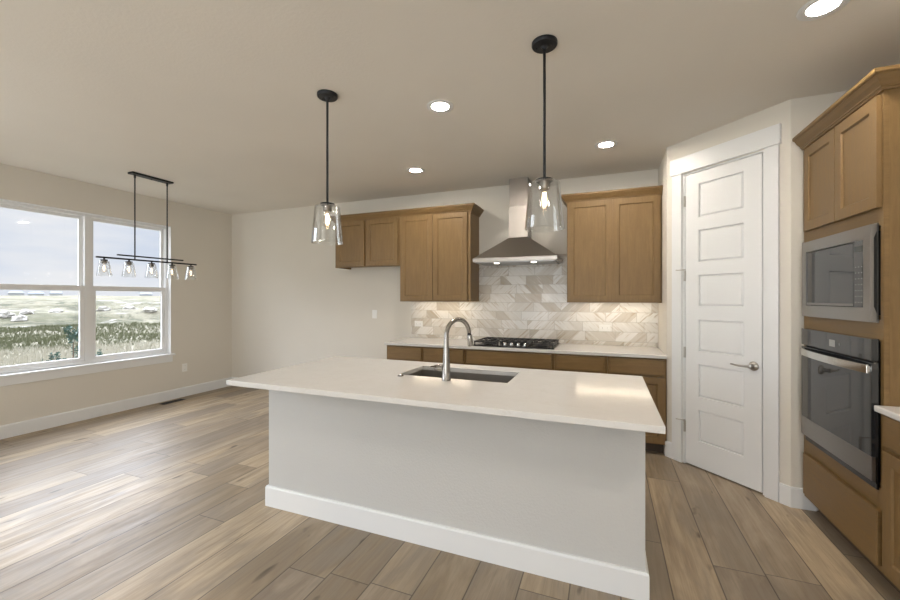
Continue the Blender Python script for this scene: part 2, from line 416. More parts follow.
# baseboards
BH = .135
bprof = [(0, 0), (.016, 0), (.016, BH-.012), (.011, BH), (0, BH)]
def baseboard(name, path, side=1): return MB().sweep(path, bprof, side).build(name, 'white', kind='structure')
baseboard('baseboard_left', [(XL, YR, 0), (XL, YB, 0)], 1)
baseboard('baseboard_back', [(XL+.016, YB, 0), (-2.37, YB, 0)], 1)
baseboard('baseboard_pantry_hinge_side', [(.50, 4.05, 0), A0, A0+au*.058], 1)
baseboard('baseboard_pantry_latch_side', [A0+au*.866, A1, (1.285, 3.319, 0)], 1)
baseboard('baseboard_rear', [(XL+.016, YR, 0), (RX0, YR, 0)], -1)
baseboard('baseboard_rear_right', [(RX1, YR, 0), (XR-.016, YR, 0)], -1)

# ------------------------------------------------------------------ window_1 (left wall)
win = MB()
GX = XL-.06
UM = 2.752
ring = lambda b, x0, x1, y0, y1, z0, z1, wy, wt, wb: (b.box(x0, x1, y0, y0+wy, z0, z1), b.box(x0, x1, y1-wy, y1, z0, z1), b.box(x0, x1, y0+wy, y1-wy, z0, z0+wb), b.box(x0, x1, y0+wy, y1-wy, z1-wt, z1))
for y0, y1 in ((WY0, UM), (UM, WY1)): ring(win, XL-.149, GX, y0, y1, .635, WZ1, .034, .034, .03)
w1 = win.build('window_1', 'vinyl', kind='structure', bevel=.003)
for y0, y1 in ((WY0+.034, UM-.034), (UM+.034, WY1-.034)):
    up = MB(); ring(up, GX-.075, GX-.045, y0, y1, 1.500, WZ1-.034, .036, .032, .045); u_ = up.build('upper_sash', 'vinyl', w1, bevel=.002)
    MB().box(GX-.064, GX-.058, y0+.034, y1-.034, 1.54, WZ1-.06).build('pane', 'pane', u_)
    lo = MB(); ring(lo, GX-.040, GX-.008, y0, y1, .665, 1.548, .042, .058, .045); l_ = lo.build('lower_sash', 'vinyl', w1, bevel=.002)
    MB().box(GX-.027, GX-.021, y0+.040, y1-.040, .70, 1.50).build('pane', 'pane', l_)
MB().box(XL-.06, XL+.035, WY0-.04, WY1+.04, .610, .634).build('trim_1', 'white', kind='structure', bevel=.004)
MB().box(XL+.0005, XL+.018, WY0-.012, WY1+.012, .525, .609).build('trim_2', 'white', kind='structure', bevel=.003)
b = MB().box(XL-.0595, XL-.0, WY1-.004, WY1+.0, .634, WZ1)
b.box(XL-.0595, XL, WY0, WY0+.004, .634, WZ1).box(XL-.0595, XL, WY0+.004, WY1-.004, WZ1-.004, WZ1).build('trim_3', 'white', kind='structure')

# unseen window added to the same wall, for light from the left
b = MB(); ring(b, XL-.149, XL-.06, -2.6, .9, WZ0, WZ1, .08, .07, .07); b.box(XL-.149, XL-.06, -.9, -.8, WZ0+.07, WZ1-.07); w3 = b.build('unseen_window_3', 'vinyl', kind='structure')
for y0, y1 in ((-2.52, -.9), (-.8, .82)): MB().box(XL-.11, XL-.104, y0, y1, WZ0+.07, WZ1-.07).build('pane', 'pane', w3)
MB().box(XL-.06, XL+.035, -2.64, .94, WZ0-.024, WZ0).build('trim_7', 'white', kind='structure')
# unseen patio glazing added behind the camera, wide to brighten the room
gl = MB(); n_ = 4; pw = (RX1-RX0)/n_
for i in range(n_):
    x0, x1 = RX0+i*pw, RX0+(i+1)*pw
    gl.box(x0, x0+.06, YR-.12, YR-.05, 0, RZ1).box(x1-.06, x1, YR-.12, YR-.05, 0, RZ1).box(x0+.06, x1-.06, YR-.12, YR-.05, 0, .08).box(x0+.06, x1-.06, YR-.12, YR-.05, RZ1-.06, RZ1)
w2 = gl.build('unseen_window_2', 'vinyl', kind='structure')
for i in range(n_):
    MB().box(RX0+i*pw+.06, RX0+(i+1)*pw-.06, YR-.09, YR-.084, .08, RZ1-.06).build('pane', 'pane', w2)
def portal(name, loc, rot, sx, sy):
    l = bpy.data.lights.new(name, 'AREA'); l.shape = 'RECTANGLE'; l.size = sx; l.size_y = sy; l.cycles.is_portal = True
    o = bpy.data.objects.new(name, l); COL.objects.link(o); o.location = loc; o.rotation_euler = rot
portal('window_portal', (XL-.16, (WY0+WY1)/2, 1.5), (0, -PI/2, 0), WZ1-.6, WY1-WY0)
#portal('patio_portal', ((RX0+RX1)/2, YR-.16, RZ1/2), (PI/2, 0, PI), RX1-RX0, RZ1)

# ------------------------------------------------------------------ pantry door
J = MB().fbox(AF, DS0, DS0+.018, 0, DZ1, -.10, .0).fbox(AF, DS1-.018, DS1, 0, DZ1, -.10, .0).fbox(AF, DS0+.018, DS1-.018, DZ1-.012, DZ1, -.10, .0)
J.fbox(AF, DS0+.018, DS0+.030, 0, DZ1-.012, -.06, -.040).fbox(AF, DS1-.036, DS1-.018, 0, DZ1-.012, -.06, -.040)
J.build('trim_4', 'white', kind='structure')
C_ = MB().fbox(AF, .060, .150, 0, 2.462, .0005, .018).fbox(AF, .778, .862, 0, 2.462, .0005, .018)
C_.build('trim_5', 'white', kind='structure', bevel=.002)
MB().fbox(AF, .047, .874, 2.463, 2.600, .0005, .024).build('trim_6', 'white', kind='structure', bevel=.002)
d0, d1 = DS0+.023, DS1-.026; dw = d1-d0; dz0 = .012
DF = Fr(AF.p(d0, dz0, -.037), au, (0, 0, 1), an)
pz = [(2.345, 2.07), (1.963, 1.70), (1.593, 1.338), (1.227, .968), (.861, .590), (.484, .226)]
pan = [(.288-d0, .628-d0+.003, z0-dz0, z1-dz0) for z1, z0 in pz]
door = MB().door(DF, dw, 2.440-dz0, .035, pan, .012, .004, .003).build('door_1', 'white', kind='structure')
for hz in (2.222, 1.592, .945, .317):
    hb = MB().cyl(AF.p(d0-.003, hz-.045, .006), AF.p(d0-.003, hz+.045, .006), .0065, n=12).fbox(AF, d0-.003, d0+.004, hz-.045, hz+.045, -.004, .003)
    ho = hb.build('hinge', 'nickel', door, smooth=True)
    if hz in (1.592, .317):
        zt = hz+.050
        MB().cyl(AF.p(d0-.003, zt, .006), AF.p(d0-.062, zt, .034), .0035, n=8).cyl(AF.p(d0-.003, zt-.003, .006), AF.p(d0-.003, zt+.006, .006), .009, n=12).build('hinge_pin_stop', 'nickel', ho, smooth=True)
hs, hz = .700, .909
hd = MB().lathe(AF.p(hs, hz, -.002), [(.033, 0), (.033, .006), (.026, .014), (.014, .018), (.012, .045), (.016, .048), (.014, .058), (.004, .060)], 24, an)
lev = []
for k in range(9):
    t = k/8; lev.append(AF.p(hs-t*.135, hz-.004*math.sin(t*PI), .048+.006*math.sin(t*PI)-.004*t))
hd.tube(lev, [.010, .0095, .0085, .0075, .007, .0065, .006, .006, .005], 10)
hd.build('door_handle', 'nickel', door, smooth=True)
MB().fbox(AF, DS1-.0185, DS1-.017, .885, .945, -.035, -.002).fbox(AF, DS1-.022, DS1-.0185, .905, .925, -.022, -.012).build('strike_plate', 'nickel', door)
# dark closet beyond the door gap
# ------------------------------------------------------------------ cabinets
DT = .020
def shaker(mb_fr, w_, h_, rail=.058):
    return MB().door(mb_fr, w_, h_, DT, [(rail, w_-rail, rail, h_-rail)], .010, .007)
CROWN = [(0, 0), (.010, 0), (.012, .010), (.018, .013), (.018, .020), (.024, .027), (.036, .040), (.046, .056), (.049, .062), (.056, .064), (.060, .070), (.060, .086), (0, .086)]
def upper(label, x0, x1, z0, z1, doors, face=4.285, group='upper wall cabinets'):
    r = thing('wall_cabinet', label, 'cabinet', ((x0+x1)/2, YB, z0), group)
    g_ = .0008
    c = MB().box(x0+g_, x1-g_, face, YB-.0005, z0+.024, z1)
    c.build('carcass', 'wood', r, bevel=.0015)
    l_ = MB().sweep([(x0+g_, YB-.0005, z0), (x0+g_, face, z0), (x1-g_, face, z0), (x1-g_, YB-.0005, z0)], [(0, 0), (-.018, 0), (-.018, .0235), (0, .0235)], 1)
    l_.build('light_rail', 'wood', r)
    for a, b_ in doors:
        shaker(Fr((a, face-.0005, z0+.014), (1, 0, 0), (0, 0, 1), (0, -1, 0)), b_-a, z1-z0-.020).build('door', 'wood', r)
    return r
UZ = 2.400
upper('short wall cabinet with two square doors, leftmost on the back wall', -3.322, -2.356, 1.800, UZ, [(-3.296, -2.864), (-2.834, -2.381)])
upper('taller wall cabinet with two doors left of the range hood', -2.356, -1.443, 1.362, UZ, [(-2.340, -1.912), (-1.905, -1.480)])
upper('wall cabinet with two doors between range hood and pantry corner', -.384, .497, 1.358, UZ, [(-.373, .055), (.060, .480)])
cz = UZ-.012
cm = MB().sweep([(-3.323, YB-.001, cz), (-3.323, 4.284, cz), (-1.442, 4.284, cz), (-1.442, YB-.001, cz)], CROWN, 1).build('crown_molding', 'woodh')
tag(cm, 'long wooden crown molding along the top of the left wall cabinets', 'molding', 'cabinet crown moldings')
cm = MB().sweep([(-.385, YB-.001, cz), (-.385, 4.284, cz), (.498, 4.284, cz)], CROWN, 1).build('crown_molding', 'woodh')
tag(cm, 'wooden crown molding on the wall cabinet right of the hood', 'molding', 'cabinet crown moldings')
for x0, x1, lb in ((-2.25, -1.50, 'slim warm light bar under the taller left wall cabinet'), (-.32, .44, 'slim warm light bar under the wall cabinet right of the hood')):
    z = 1.358 if x0 > -1 else 1.362
    r = thing('light_bar', lb, 'light', ((x0+x1)/2, 4.44, z), 'under-cabinet light bars')
    MB().box(x0, x1, 4.425, 4.455, z+.012, z+.0235).build('housing', 'plastic', r)
    MB().box(x0+.01, x1-.01, 4.430, 4.450, z+.0085, z+.0115).build('lens', 'strip', r)

CTZ = .895; CT = .030; BF = 3.972
def base_cab(label, x0, x1, dx, door_split, drawer=True):
    r = thing('base_cabinet', label, 'cabinet', ((x0+x1)/2, YB, 0), 'base cabinets under the back counter')
    g_ = .0008; z1 = CTZ-CT-.001
    MB().box(x0+g_, x1-g_, BF, YB-.0005, .095, z1).build('carcass', 'wood', r)
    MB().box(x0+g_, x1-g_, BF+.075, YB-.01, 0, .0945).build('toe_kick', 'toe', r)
    a, b_ = dx
    MB().box(a, b_, BF-DT-.0045, BF-.0005, .712, .850).build('drawer', 'woodh', r, bevel=.004)
    n = door_split; wd = (b_-a-(n-1)*.004)/n
    for i in range(n):
        q = a+i*(wd+.004)
        shaker(Fr((q, BF-.0005, .108), (1, 0, 0), (0, 0, 1), (0, -1, 0)), wd, .692-.108).build('door', 'wood', r)
    return r
base_cab('base cabinet at the left end of the back counter', -2.358, -1.889, (-2.340, -1.907), 1)
base_cab('base cabinet left of the cooktop, second from the left end', -1.889, -1.395, (-1.872, -1.411), 1)
base_cab('widest base cabinet, directly under the cooktop', -1.395, -.472, (-1.378, -.496), 2)
base_cab('base cabinet just right of the cooktop', -.472, .009, (-.448, -.012), 1)
base_cab('base cabinet in the corner beside the pantry wall', .009, .498, (.031, .482), 1)
def slab(x0, x1, y0, y1, hole=None):
    b = MB(); z0, z1 = CTZ-CT, CTZ
    O = [(x0, y0), (x1, y0), (x1, y1), (x0, y1)]
    if not hole: return b.box(x0, x1, y0, y1, z0, z1)
    hx0, hx1, hy0, hy1 = hole; I = [(hx0, hy0), (hx1, hy0), (hx1, hy1), (hx0, hy1)]
    vs = [(*p, z1) for p in O]+[(*p, z1) for p in I]+[(*p, z0) for p in O]+[(*p, z0) for p in I]; fs = []
    for k in range(4):
        j = (k+1) % 4
        fs += [(k, j, 4+j, 4+k), (8+k, 12+k, 12+j, 8+j), (k, 8+k, 8+j, j), (4+k, 4+j, 12+j, 12+k)]
    return b.add(vs, fs)
tag(slab(-2.375, .499, 3.942, YB-.001).build('countertop', 'quartz', bevel=.003), 'long pale quartz worktop along the back wall under the cooktop', 'countertop')
# backsplash
b = MB().box(-2.365, .499, YB-.012, YB-.0005, CTZ+.0005, 1.3565).box(-1.441, -.386, YB-.012, YB-.0005, 1.3565, 1.90)
tag(b.build('backsplash', 'tile'), 'marble tile backsplash with diagonal beige veins behind the cooktop', 'tile')

# cooktop
CX = -.905
r = thing('cooktop', 'black gas cooktop with iron grates and five knobs under hood', 'cooktop', (CX, 4.25, CTZ))
MB().box(CX-.425, CX+.425, 3.995, 4.515, CTZ+.0005, CTZ+.014).build('body', 'blackgloss', r, bevel=.004)
for cx, cy, rr in ((-.29, 4.14, .035), (-.29, 4.39, .045), (0, 4.30, .058), (.29, 4.14, .045), (.29, 4.39, .035)):
    MB().lathe((CX+cx, cy, CTZ+.0145), [(rr+.012, 0), (rr+.012, .006), (rr, .008), (rr, .016), (rr*.85, .020)], 24).build('burner', 'iron', r, smooth=True)
for gx in (-.280, 0, .280):
    g_ = MB(); x0, x1, y0, y1 = CX+gx-.135, CX+gx+.135, (4.03 if gx else 4.13), 4.50; zt = CTZ+.050
    for yy in (y0, y1-.012): g_.box(x0, x1, yy, yy+.012, zt-.014, zt)
    for xx in (x0, x1-.012): g_.box(xx, xx+.012, y0+.012, y1-.012, zt-.014, zt)
    for k in range(1, 4):
        xx = x0+(x1-x0)*k/4-.005; g_.box(xx, xx+.010, y0+.012, y1-.012, zt-.012, zt)
    for k in range(1, 3):
        yy = y0+(y1-y0)*k/3-.005
        for q in range(4): g_.box(x0+.0125+q*.0645 if q == 0 else x0+(x1-x0)*q/4+.0055, x0+(x1-x0)*(q+1)/4-.0055 if q < 3 else x1-.0125, yy, yy+.010, zt-.0115, zt-.0005)
    for xx in (x0+.001, x1-.013):
        for yy in (y0+.001, y1-.013): g_.box(xx, xx+.012, yy, yy+.012, CTZ+.0145, zt-.013)
    g_.build('grate', 'iron', r)
for k in range(5):
    kx = CX-.152+k*.0705
    kn = MB().lathe((kx, 4.055 if True else 0, CTZ+.0145), [(.021, 0), (.021, .004), (.016, .007), (.0145, .026), (.012, .029)], 20)
    kn.box(kx-.003, kx+.003, 4.039, 4.055, CTZ+.030, CTZ+.046)
    kn.build('knob', 'chrome', r, smooth=True)

# range hood
HC = -.912; hx0, hx1, hy = HC-.450, HC+.450, 4.115
r = thing('range_hood', 'stainless steel chimney range hood above the cooktop', 'range hood', (HC, YB, 1.785))
b = MB().box(hx0, hx1, hy, YB-.013, 1.795, 1.836)
b.build('rim', 'hoodsteel', r, bevel=.002)
cw, cy = .108, 4.37
t0, t1 = 1.8365, 2.080
b = MB().add([(hx0, hy, t0), (hx1, hy, t0), (hx1, YB-.013, t0), (hx0, YB-.013, t0), (HC-cw, cy, t1), (HC+cw, cy, t1), (HC+cw, YB-.013, t1), (HC-cw, YB-.013, t1)],
             [(0, 3, 2, 1), (4, 5, 6, 7), (0, 1, 5, 4), (1, 2, 6, 5), (2, 3, 7, 6), (3, 0, 4, 7)])
b.build('canopy', 'hoodsteel', r, bevel=.002)
MB().box(HC-cw, HC+cw, cy, YB-.013, t1+.0005, 2.430).build('chimney', 'hoodsteel', r, bevel=.002)
MB().box(HC-cw+.003, HC+cw-.003, cy+.003, YB-.013, 2.431, H-.001).build('chimney', 'hoodsteel', r, bevel=.002)
MB().box(hx0+.03, hx1-.03, hy+.03, YB-.05, 1.785, 1.7945).build('filter_panel', 'steel', r)
for dx in (-.20, .20):
    MB().cyl((HC+dx, hy+.075, 1.7845), (HC+dx, hy+.075, 1.7805), .026).build('lamp', 'hoodlamp', r)

# ------------------------------------------------------------------ island
IX0, IX1, IY0, IY1 = -2.130, .168, 2.040, 2.815
r = thing('kitchen_island', 'long painted kitchen island with white baseboard in the foreground', 'kitchen island', ((IX0+IX1)/2, (IY0+IY1)/2, 0))
zt = CTZ-CT-.001
b = MB()
O = [(IX0, IY1), (IX0, IY0), (IX1, IY0), (IX1, IY1)]; I = [(IX1-.11, IY1), (IX1-.11, IY0+.11), (IX0+.11, IY0+.11), (IX0+.11, IY1)]
P8 = O+I; nq = 8
b.add([(*p, 0) for p in P8]+[(*p, zt) for p in P8], [(0, 1, 2, 5, 6, 7), (2, 3, 4, 5), (8, 15, 14, 13, 10, 9), (10, 13, 12, 11)]+[(k, (k+1) % 8, 8+(k+1) % 8, 8+k) for k in range(8)])
b.build('panel', 'island', r)
MB().sweep([(IX0, IY1, 0), (IX0, IY0, 0), (IX1, IY0, 0), (IX1, IY1, 0)], bprof, 1).build('baseboard', 'white', r)
b = MB().box(IX0+.1105, IX1-.1105, IY1-.06, IY1-.04, .095, zt)
b.build('face_frame', 'wood', r)
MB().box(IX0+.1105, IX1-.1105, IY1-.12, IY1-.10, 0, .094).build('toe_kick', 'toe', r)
iw = (IX1-IX0-.222)/4
for k in range(4):
    shaker(Fr((IX0+.111+(k+1)*iw-.006, IY1-.0395, .11), (-1, 0, 0), (0, 0, 1), (0, 1, 0)), iw-.012, zt-.125).build('door', 'wood', r)
SK = (-1.288, -.553, 2.325, 2.690)
tag(slab(-2.190, .218, 1.765, 2.855, SK).build('countertop', 'quartz', bevel=.003), 'pale quartz worktop of the kitchen island around the sink', 'countertop')
r = thing('sink', 'rectangular stainless undermount sink in the island worktop', 'sink', ((SK[0]+SK[1])/2, (SK[2]+SK[3])/2, .63))
x0, x1, y0, y1 = SK[0]-.006, SK[1]+.006, SK[2]-.006, SK[3]+.006; zz = CTZ-CT-.0015; zb = .640
b = MB().box(x0-.002, x0, y0, y1, zb, zz).box(x1, x1+.002, y0, y1, zb, zz).box(x0-.002, x1+.002, y0-.002, y0, zb, zz).box(x0-.002, x1+.002, y1, y1+.002, zb, zz).box(x0-.002, x1+.002, y0-.002, y1+.002, zb-.002, zb)
b.build('basin', 'sinksteel', r)
MB().lathe(((x0+x1)/2, (y0+y1)/2+.05, zb+.0005), [(.055, 0), (.055, .002), (.040, .001), (.038, -.0002)], 28).build('drain', 'chrome', r, smooth=True)
# faucet
fx, fy = -.920, 2.262
r = thing('faucet', 'tall brushed nickel gooseneck faucet standing beside the island sink', 'faucet', (fx, fy, CTZ))
fd = V3((.095, .190, 0)).normalized(); R_ = .099
b = MB().lathe((fx, fy, CTZ+.0005), [(.029, 0), (.029, .006), (.0265, .010), (.0255, .06), (.0215, .14), (.0165, .22), (.0150, .27)], 32)
pts = [V3((fx, fy, CTZ+.258)), V3((fx, fy, CTZ+.270))]; zc = CTZ+.274
for k in range(0, 19):
    a = PI-k/18*PI*.97
    pts.append(V3((fx, fy, zc))+fd*(R_+R_*math.cos(a))+V3((0, 0, math.sin(a)*R_)))
b.tube(pts, .0142, 16); b.build('body', 'faucet', r, smooth=True)
e = pts[-1]; ed = (pts[-1]-pts[-2]).normalized()
MB().cyl(e+ed*.0005, e+ed*.014, .0125, .013, 20).build('collar', 'black', r, smooth=True)
MB().lathe(e+ed*.0145, [(.0155, 0), (.0175, .006), (.0190, .035), (.0205, .068), (.0195, .074), (.012, .075)], 24, ed).build('spray_head', 'faucet', r, smooth=True)
hb = MB().cyl((fx-.020, fy, CTZ+.075), (fx-.058, fy, CTZ+.075), .0200, .0200, 20).cyl((fx-.0585, fy, CTZ+.075), (fx-.078, fy, CTZ+.075), .0185, .016, 20)
hb.tube([(fx-.066, fy-.012, CTZ+.080), (fx-.068, fy-.045, CTZ+.088), (fx-.070, fy-.080, CTZ+.092)], [.0065, .006, .005], 10)
hb.build('handle', 'faucet', r, smooth=True)
r = thing('air_switch', 'small round metal button on the island worktop left of sink', 'switch', (-1.247, 2.275, CTZ))
MB().lathe((-1.247, 2.275, CTZ+.0004), [(.020, 0), (.020, .004), (.017, .007), (.013, .0072)], 24).build('flange', 'faucet', r, smooth=True)
MB().lathe((-1.247, 2.275, CTZ+.0078), [(.0115, 0), (.0115, .005), (.009, .007)], 20).build('button', 'chrome', r, smooth=True)

# ------------------------------------------------------------------ tall oven cabinet, right side (faces -x)
TX, TY0, TY1 = 1.222, 2.497, 3.309
r = thing('oven_cabinet', 'tall maple cabinet housing the microwave and wall oven', 'cabinet', (1.5, 2.87, 0))
def RF(y, z, x=TX): return Fr((x-.0005, y, z), (0, -1, 0), (0, 0, 1), (-1, 0, 0))
b = MB(); RB = XR-.001
ff = [(TY0, TY0+.022, .095, UZ), (TY1-.048, TY1, .095, UZ)]
for y0, y1, z0, z1 in ff: b.box(TX, TX+.02, y0, y1, z0, z1)
for z0, z1 in ((.095, .492), (1.199, 1.298), (1.756, UZ)): b.box(TX, TX+.02, TY0+.022, TY1-.048, z0, z1)
b.build('face_frame', 'woodh', r)
b = MB().box(TX+.0205, RB, TY0, TY0+.018, .095, UZ).box(TX+.0205, RB, TY1-.018, TY1, .095, UZ).box(TX+.0205, RB, TY0+.0185, TY1-.0185, UZ-.018, UZ).box(TX+.0205, RB, TY0+.0185, TY1-.0185, .095, .113)
b.box(TX+.0205, RB, TY0+.0185, TY1-.0185, .478, .496).box(TX+.0205, RB, TY0+.0185, TY1-.0185, 1.215, 1.235).box(RB-.01, RB, TY0+.0185, TY1-.0185, .113, 2.382)
b.build('carcass', 'wood', r)
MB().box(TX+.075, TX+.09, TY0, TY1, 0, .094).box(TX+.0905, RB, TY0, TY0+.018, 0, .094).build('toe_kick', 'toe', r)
shaker(RF(3.260, 1.838), 3.260-2.886, 2.372-1.838).build('door', 'wood', r)
shaker(RF(2.880, 1.838), 2.880-2.509, 2.372-1.838).build('door', 'wood', r)
MB().fbox(RF(3.268, .124), 0, 3.268-2.506, 0, .390-.124, 0, DT).build('drawer', 'woodh', r, bevel=.003)
cm = MB().sweep([(TX-.001, TY1+.005, cz), (TX-.001, TY0-.001, cz), (RB, TY0-.001, cz)], CROWN, 1).build('crown_molding', 'woodh')
for v_ in (0,): pass
tag(cm, 'wooden crown molding around the top of the tall oven cabinet', 'molding', 'cabinet crown moldings')

# microwave
mats_key = mat('grey key print', (.32, .33, .34), .4)
r = thing('microwave', 'built-in stainless microwave above the wall oven', 'microwave', (1.4, 2.88, 1.29))
T = MB(); y0, y1, z0, z1 = 2.532, 3.266, 1.284, 1.768; fx0 = TX-.006
for a in ((y0, y1, z0, z0+.035), (y0, y1, z1-.035, z1), (y0, y0+.02, z0+.035, z1-.035), (y1-.02, y1, z0+.035, z1-.035)): T.box(fx0, TX-.0005, *a)
T.build('trim_frame', 'steel', r)
MB().box(TX-.005, 1.66, y0+.021, y1-.055, z0+.037, z1-.037).build('body', 'dark', r)
D = MB(); dx0, dx1 = TX-.030, TX-.0065; oy0, oy1, oz0, oz1 = 2.594, 3.200, 1.356, 1.695; my0, my1, mz0, mz1 = 2.534, 3.256, 1.288, 1.762
for a in ((my0, oy0, mz0, mz1), (oy1, my1, mz0, mz1), (oy0, oy1, mz0, oz0), (oy0, oy1, oz1, mz1)): D.box(dx0, dx1, *a)
D.build('door_frame', 'steel', r)
MB().box(dx0+.004, dx1-.004, 2.6885, oy1-.005, oz0+.004, oz1-.005).build('door_glass', 'ovenglass', r)
MB().box(dx0+.0025, dx0+.0039, 2.6885, oy1-.006, oz0+.005, oz0+.018).build('glass_trim', 'steel', r)
cp = MB().box(dx0+.003, dx1-.004, oy0+.0005, 2.6845, oz0+.0005, oz1-.0005).build('control_panel', 'ovenglass', r)
for j in range(7):
    k_ = MB().box(dx0+.0020, dx0+.0028, 2.606, 2.614, 1.380+j*.030, 1.384+j*.030)
    k0 = k_.build('key_mark', mats_key, cp)
    for i in (1, 2):
        c_ = k0.copy(); COL.objects.link(c_); c_.location = k0.location+V3((0, i*.026, 0))
MB().box(dx0+.0020, dx0+.0028, 2.606, 2.672, 1.640, 1.668).build('display', mat('dim display', (.05, .06, .06), .2), cp)
MB().add([(dx0+.012, my0-.0012, 1.362), (dx1-.0005, my0-.0012, 1.330), (dx1-.0005, my0-.0012, 1.728), (dx0+.012, my0-.0012, 1.696), (dx0+.012, my0-.0002, 1.362), (dx1-.0005, my0-.0002, 1.330), (dx1-.0005, my0-.0002, 1.728), (dx0+.012, my0-.0002, 1.696)],
         [(0, 3, 2, 1), (4, 5, 6, 7), (0, 1, 5, 4), (1, 2, 6, 5), (2, 3, 7, 6), (3, 0, 4, 7)]).build('hand_grip', 'dark', r)

# wall oven
r = thing('wall_oven', 'black glass wall oven with curved steel handle below the microwave', 'oven', (1.4, 2.88, .50))
y0, y1 = 2.529, 3.262
MB().box(TX-.009, 1.78, y0+.020, y1-.012, .510, 1.190).build('body', 'dark', r)
MB().box(TX-.010, TX-.0005, y0, y1, .480, .5095).box(TX-.010, TX-.0005, y0, y0+.0195, .510, 1.206).box(TX-.010, TX-.0005, y1-.0115, y1, .510, 1.206).box(TX-.010, TX-.0005, y0+.0195, y1-.0115, 1.1905, 1.206).build('trim_frame', 'blackgloss', r)
pf = TX-.036; ny, fy_ = 2.514, 3.246
cp = MB().box(pf, TX-.0105, ny, fy_, 1.103, 1.206).build('control_panel', 'ovenglass', r)
MB().box(pf-.0008, pf-.0001, 2.840, 2.900, 1.130, 1.168).build('display', mat('oven display', (.30, .31, .32), .3), cp)
MB().cyl((pf-.0008, 2.795, 1.150), (pf-.0001, 2.795, 1.150), .008, n=16).build('dial_mark', mat('oven mark', (.12, .13, .14), .3), cp)
MB().box(pf, TX-.0105, ny, fy_, .640, 1.092).build('door_glass', 'ovenglass', r)
MB().box(pf-.001, TX-.0205, ny, fy_, .525, .6395).build('door_bottom_strip', 'steel', r, bevel=.001)
MB().box(TX-.020, TX-.0105, ny+.001, fy_, .512, .6395).build('door_side', 'blackgloss', r)
hb = MB(); rg = []; ya, yb = 2.520, 3.228
for k in range(25):
    t = k/24; yy = ya+(yb-ya)*t; xx = pf-.016-.026*math.sin(PI*t)**.8
    rg.append([V3((xx, yy, 1.040)), V3((xx, yy, 1.080)), V3((xx+.008, yy, 1.082)), V3((xx+.008, yy, 1.038))])
hb.rings(rg); hb.box(pf-.012, pf-.0005, ya+.002, ya+.016, 1.046, 1.074).box(pf-.012, pf-.0005, yb-.016, yb-.002, 1.046, 1.074)
hb.build('handle', 'chrome', r, bevel=.001)

# right-hand base run and worktop
for k, (y1, y0, lb) in enumerate(((2.4955, 1.90, 'maple base cabinet next to the tall oven cabinet'), (1.899, 1.30, 'maple base cabinet on the right wall, nearer the camera, beyond the frame'))):
    r = thing('base_cabinet', lb, 'cabinet', (1.5, (y0+y1)/2, 0), 'base cabinets on the right wall')
    MB().box(TX, RB, y0, y1-.0005, .095, CTZ-CT-.001).build('carcass', 'wood', r)
    MB().box(TX+.075, RB, y0, y1-.0005, 0, .0945).build('toe_kick', 'toe', r)
    MB().fbox(RF(y1-.028, .712), 0, y1-y0-.050, 0, .856-.712, 0, DT).build('drawer', 'woodh', r, bevel=.004)
    shaker(RF(y1-.028, .128), y1-y0-.050, .690-.128).build('door', 'wood', r)
tag(slab(1.184, XR-.001, 1.28, TY0-.0015).build('countertop', 'quartz', bevel=.006), 'pale quartz worktop at the right edge, against the oven cabinet', 'countertop')

# ------------------------------------------------------------------ lamps
def pendant(x, y, label):
    r = thing('pendant_light', label, 'lamp', (x, y, H), 'pendant lights over the island')
    MB().lathe((x, y, H-.0005), [(.066, 0), (.066, -.014), (.062, -.020), (.020, -.022), (.012, -.030), (.010, -.036)], 36).build('ceiling_canopy', 'black', r, smooth=True)
    for dx in (-.040, .040): MB().lathe((x+dx, y, H-.0225), [(.0045, 0), (.0045, -.003), (.002, -.005)], 10).build('screw', 'black', r, smooth=True)
    q = 2.012
    MB().cyl((x, y, q+.024), (x, y, H-.0365), .0075, n=14).build('rod', 'black', r, smooth=True)
    MB().lathe((x, y, q+.002), [(.045, 0), (.047, .004), (.045, .012), (.018, .016), (.010, .022)], 32).build('cap', 'black', r, smooth=True)
    MB().lathe((x, y, q+.0015), [(.028, 0), (.028, -.034), (.024, -.040), (.020, -.040)], 28).build('socket', 'bronze', r, smooth=True)
    t = .0042
    prof = [(.0455, q), (.074, q-.003), (.080, q-.010), (.102, 1.768), (.1005, 1.764), (.102-t, 1.766), (.080-t, q-.012), (.072, q-.008), (.0455, q-.006)]
    MB().shell((x, y, 0), prof, 48).build('glass_shade', 'clear', r, smooth=True)
    b = MB().lathe((x, y, q-.039), [(.013, 0), (.014, -.012), (.024, -.036), (.029, -.058), (.0285, -.078), (.020, -.098), (.006, -.107), (.001, -.108)], 24)
    b.build('bulb', 'bulbglass', r, smooth=True)
    f = MB()
    for k in range(4):
        a = k*PI/2; f.tube([(x+.006*math.cos(a), y+.006*math.sin(a), q-.055), (x+.011*math.cos(a+.5), y+.011*math.sin(a+.5), q-.090), (x+.007*math.cos(a+1), y+.007*math.sin(a+1), q-.125)], .0014, 6)
    f.build('filament', 'filament', r)
pendant(-1.707, 2.120, 'black rod pendant light with clear glass shade, farther left one')
pendant(-.302, 2.108, 'black rod pendant light with clear glass shade, beside the hood')

